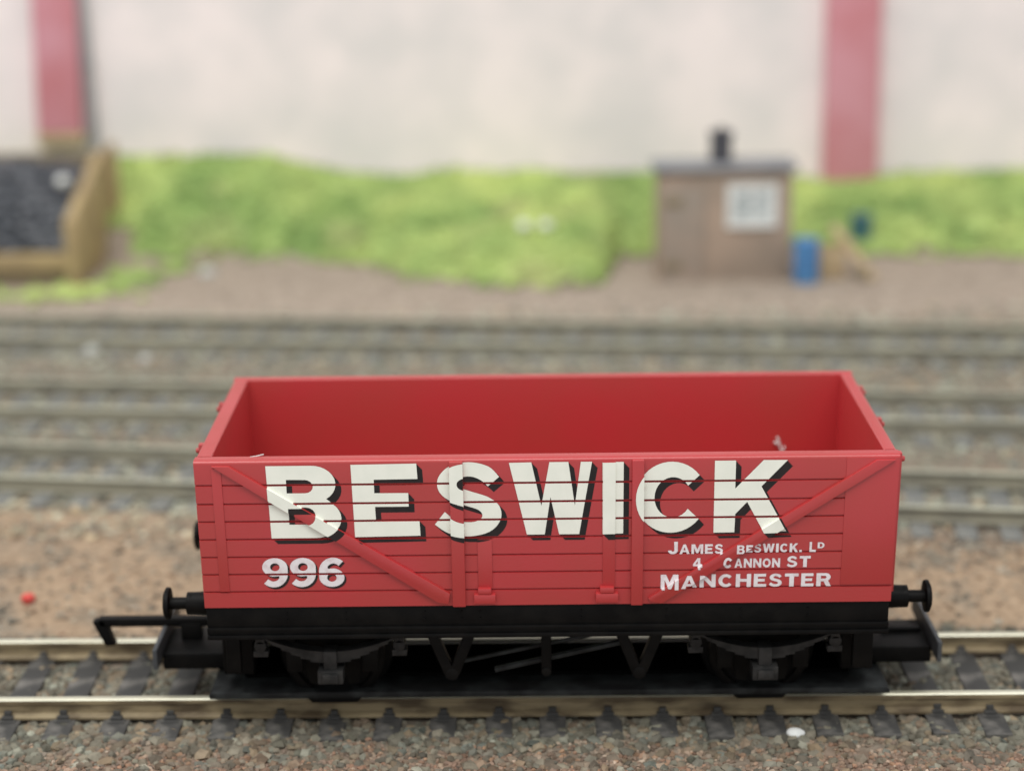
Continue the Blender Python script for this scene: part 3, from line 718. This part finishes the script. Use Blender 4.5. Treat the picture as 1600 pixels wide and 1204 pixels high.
for sgn in (-1, 1):
    for cx in (-AX, AX):
        # spring leaves
        m = MB()
        for k in range(6):
            hl = 8.2-k*1.15; pts = []
            for i in range(15):
                t = -1+2*i/14; x = t*hl; sag = 10.95-2.0*(1-(x/8.2)**2)-k*.25
                pts.append((cx+x, sag))
            y0, y1 = wy(13.6, 15.2-.02*k, sgn)
            poly = [(x, z+.12) for x, z in pts]+[(x, z-.12) for x, z in reversed(pts)]
            n = len(pts)
            for i in range(n-1):
                a, b = pts[i], pts[i+1]
                m.add([(a[0], y0, a[1]-.12), (b[0], y0, b[1]-.12), (b[0], y1, b[1]-.12), (a[0], y1, a[1]-.12),
                       (a[0], y0, a[1]+.12), (b[0], y0, b[1]+.12), (b[0], y1, b[1]+.12), (a[0], y1, a[1]+.12)],
                      [(0,3,2,1),(4,5,6,7),(0,1,5,4),(2,3,7,6)]+([(3,0,4,7)] if i == 0 else [])+([(1,2,6,5)] if i == n-2 else []))
        m.build("leaf_spring", SPRING, wg)
        # spring buckle, axle box, W iron, hangers
        m = MB(); y0, y1 = wy(13.3, 15.6, sgn)
        m.box(cx-.8, cx+.8, y0, y1, 6.9, 9.25); m.build("spring_buckle", SPRING, wg, .12)
        m = MB(); y0, y1 = wy(12.6, 16.0, sgn); m.box(cx-1.55, cx+1.55, y0, y1, 5.1, 6.9)
        y0, y1 = wy(16.02, 16.5, sgn); m.box(cx-.95, cx+.95, y0, y1, 5.4, 6.6)
        m.build("axle_box", SPRING, wg, .18)
        m = MB(); y0, y1 = wy(11.2, 11.9, sgn)
        m.prism([(cx-5.2, 11.7), (cx+5.2, 11.7), (cx+3.9, 8.0), (cx+3.0, 3.4), (cx+1.8, 3.2), (cx+1.6, 4.6), (cx-1.6, 4.6), (cx-1.8, 3.2), (cx-3.0, 3.4), (cx-3.9, 8.0)], 'y', y0, y1)
        m.build("axle_guard", BLACK, wg, .06)
        for s2 in (-1, 1):
            m = MB(); hx_ = cx+s2*8.4; y0, y1 = wy(13.4, 15.4, sgn)
            m.box(hx_-.55, hx_+.55, y0, y1, 10.2, 11.74); m.cyl((hx_, y0, 9.9), (hx_, y1, 9.9), .75, n=16)
            m.box(hx_-.9, hx_+.9, y0+.3, y1-.3, 8.4, 9.2); m.build("spring_hanger", SPRING, wg, .1)
            m = MB(); bx_ = cx+s2*4.6; y0, y1 = wy(12.1, 13.1, sgn)
            m.box(bx_-1.0, bx_+1.0, y0, y1, 5.4, 8.6); m.build("brake_block", BLACK, wg, .2)
    # V hangers
    for cx in (-11.6, 11.1):
        m = MB(); Y = sgn*14.9
        for s2 in (-1, 1): m.bar((cx+s2*2.5, Y, 11.9), (cx+s2*.3, Y, 6.2), 1.25, 1.3, (0, 1, 0))
        m.cyl((cx, Y-sgn*.6, 6.1), (cx, Y+sgn*.75, 6.1), 1.0, .8, 18); m.build("brake_hanger", BLACK, wg, .1)
    m = MB(); m.box(-.75, .45, *wy(14.2, 15.2, sgn), 6.4, 11.74); m.cyl((-.15, sgn*14.0, 6.2), (-.15, sgn*15.4, 6.2), .6, n=14); m.build("hanger_post", BLACK, wg, .12)
    m = MB(); m.bar((-6.4, sgn*14.2, 6.1), (9.4, sgn*14.2, 9.7), .5, .75, (0, 1, 0)); m.bar((-10.5, sgn*13.5, 6.9), (8.8, sgn*13.5, 11.0), .4, .45, (0, 1, 0)); m.build("brake_lever", DUSTY, wg, .08)
    for cx, w in ((-38.1, .85), (38.2, 1.2)):
        m = MB(); m.box(cx-w, cx+w, *wy(13.2, 14.6, sgn), 6.0, 11.74); m.build("door_stop_bracket", BLACK, wg, .15)
# end boxes inside
for sgn in (-1, 1):
    xa, xb = wy(36.5, 40.3, sgn)
    m = MB(); m.box(xa, xb, -9.5, 9.5, 3.5, 11.79); m.build("coupling_mount", BLACK, wg, .2)
# wheels
for cx in (-AX, AX):
    m = MB(); m.cyl((cx, -14.2, 6.2), (cx, 14.2, 6.2), 1.0, n=16); ax = m.build("axle", BLACK, wg)
    for sgn in (-1, 1):
        m = MB(); n = 40
        prof = [(7.2, 0.8), (7.2, 7.1), (7.75, 7.0), (8.05, 6.3), (9.95, 6.18), (10.1, 5.9), (10.1, 5.2), (9.4, 5.0), (9.4, 1.3), (10.2, 1.2), (10.2, .8)]
        vs = []; fs = []
        for i in range(n):
            a = 2*math.pi*i/n
            for y, r_ in prof: vs.append((cx+r_*math.cos(a), sgn*y, 6.2+r_*math.sin(a)))
        k = len(prof)
        for i in range(n):
            for j in range(k): fs.append((i*k+j, i*k+(j+1) % k, ((i+1) % n)*k+(j+1) % k, ((i+1) % n)*k+j))
        m.add(vs, fs); o = m.build("wheel", BLACK, wg, 0, smooth=True)
# flat plate carried just above the rails
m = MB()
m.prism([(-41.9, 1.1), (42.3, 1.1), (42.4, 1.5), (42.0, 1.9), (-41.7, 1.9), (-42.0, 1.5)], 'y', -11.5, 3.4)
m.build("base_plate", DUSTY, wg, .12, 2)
m = MB(); m.box(-38, 38, -7.2, 1.5, 1.95, 2.5); m.box(-38, 38, 0.8, 7.55, -.9, -.05); m.build("keel_and_shade_sheet", KEELM, wg, .1)  # keel step, plus an added low black sheet that darkens the gap
for cx in (-AX-.1, AX):
    m = MB(); m.prism([(cx-3.4, 1.08), (cx+3.4, 1.08), (cx+2.8, .45), (cx-2.8, .45)], 'y', -11.3, -10.3); m.build("wheel_guard", BLACK, wg, .05)
# buffers
for sgn in (-1, 1):
    for y in (-11.4, 11.4):
        X = lambda d: sgn*(HL-.44+d)
        m = MB(); m.cyl((X(.01), y, 14), (X(3.2), y, 14), 1.5, 1.35, 24); m.cyl((X(2.6), y, 14), (X(3.3), y, 14), 1.38, 1.38, 24)
        m.box(min(X(.0), X(.5)), max(X(.0), X(.5)), y-1.7, y+1.7, 12.4, 15.6)
        b0 = m.build("buffer", BLACK, wg, .06)
        m = MB(); m.cyl((X(3.3), y, 14), (X(5.4), y, 14), .75, .75, 20); m.build("buffer_shank", BLACK, b0, 0, smooth=True)
        m = MB(); m.cyl((X(5.4), y, 14), (X(5.85), y, 14), 1.95, 2.0, 32); m.cyl((X(5.85), y, 14), (X(6.1), y, 14), 2.0, 1.5, 32); m.build("buffer_head", BLACK, b0, .08)
# tension couplings
for sgn in (-1, 1):
    def B_(mm, x0, x1, *r_): mm.box(min(sgn*x0, sgn*x1), max(sgn*x0, sgn*x1), *r_)
    m = MB(); B_(m, 40.2, 48.7, -5.2, 3.5, 2.25, 4.4); cp = m.build("coupling", BLACK, wg, .25)
    m = MB(); B_(m, 48.75, 49.35, -8.2, 8.2, 3.6, 6.3); m.build("coupling_bar", GREYP, cp, .2)
    m = MB()
    if sgn < 0:
        B_(m, 44.4, 47.0, -.9, .9, 4.4, 6.6)
        B_(m, 43.0, 57.6, -.7, .7, 6.15, 7.25)
        m.prism([(sgn*57.0, 7.25), (sgn*58.4, 6.9), (sgn*57.4, 4.6), (sgn*56.9, 3.5), (sgn*55.6, 3.6), (sgn*56.0, 4.5), (sgn*56.4, 6.15)], 'y', -.7, .7)
    else:
        B_(m, 43.0, 48.2, -.7, .7, 4.42, 5.0)
    m.build("coupling_hook", BLACK, cp, .15)
# scraps inside the wagon
m = MB(); m.bar((32.0, 15.7, 23.2), (31.3, 15.5, 25.6), .28, .28); m.bar((32.05, 15.7, 23.3), (32.3, 15.6, 24.2), .4, .22); m.bar((31.3, 15.6, 24.6), (31.0, 15.5, 24.9), .5, .3)
tag(m.build("lint_fleck", PALE, None, .04), "white fleck of lint stuck inside the wagon's far side", "lint")
m = MB(); m.bar((-34.0, -15.7, 34.28), (-33.0, -15.6, 34.5), .1, .1, (0, 1, 0)); m.bar((-34.6, -15.8, 34.22), (-34.0, -15.7, 34.28), .12, .12, (0, 1, 0))
tag(m.build("stray_hair", PALE), "short pale hair on the wagon's near rim at left", "hair")
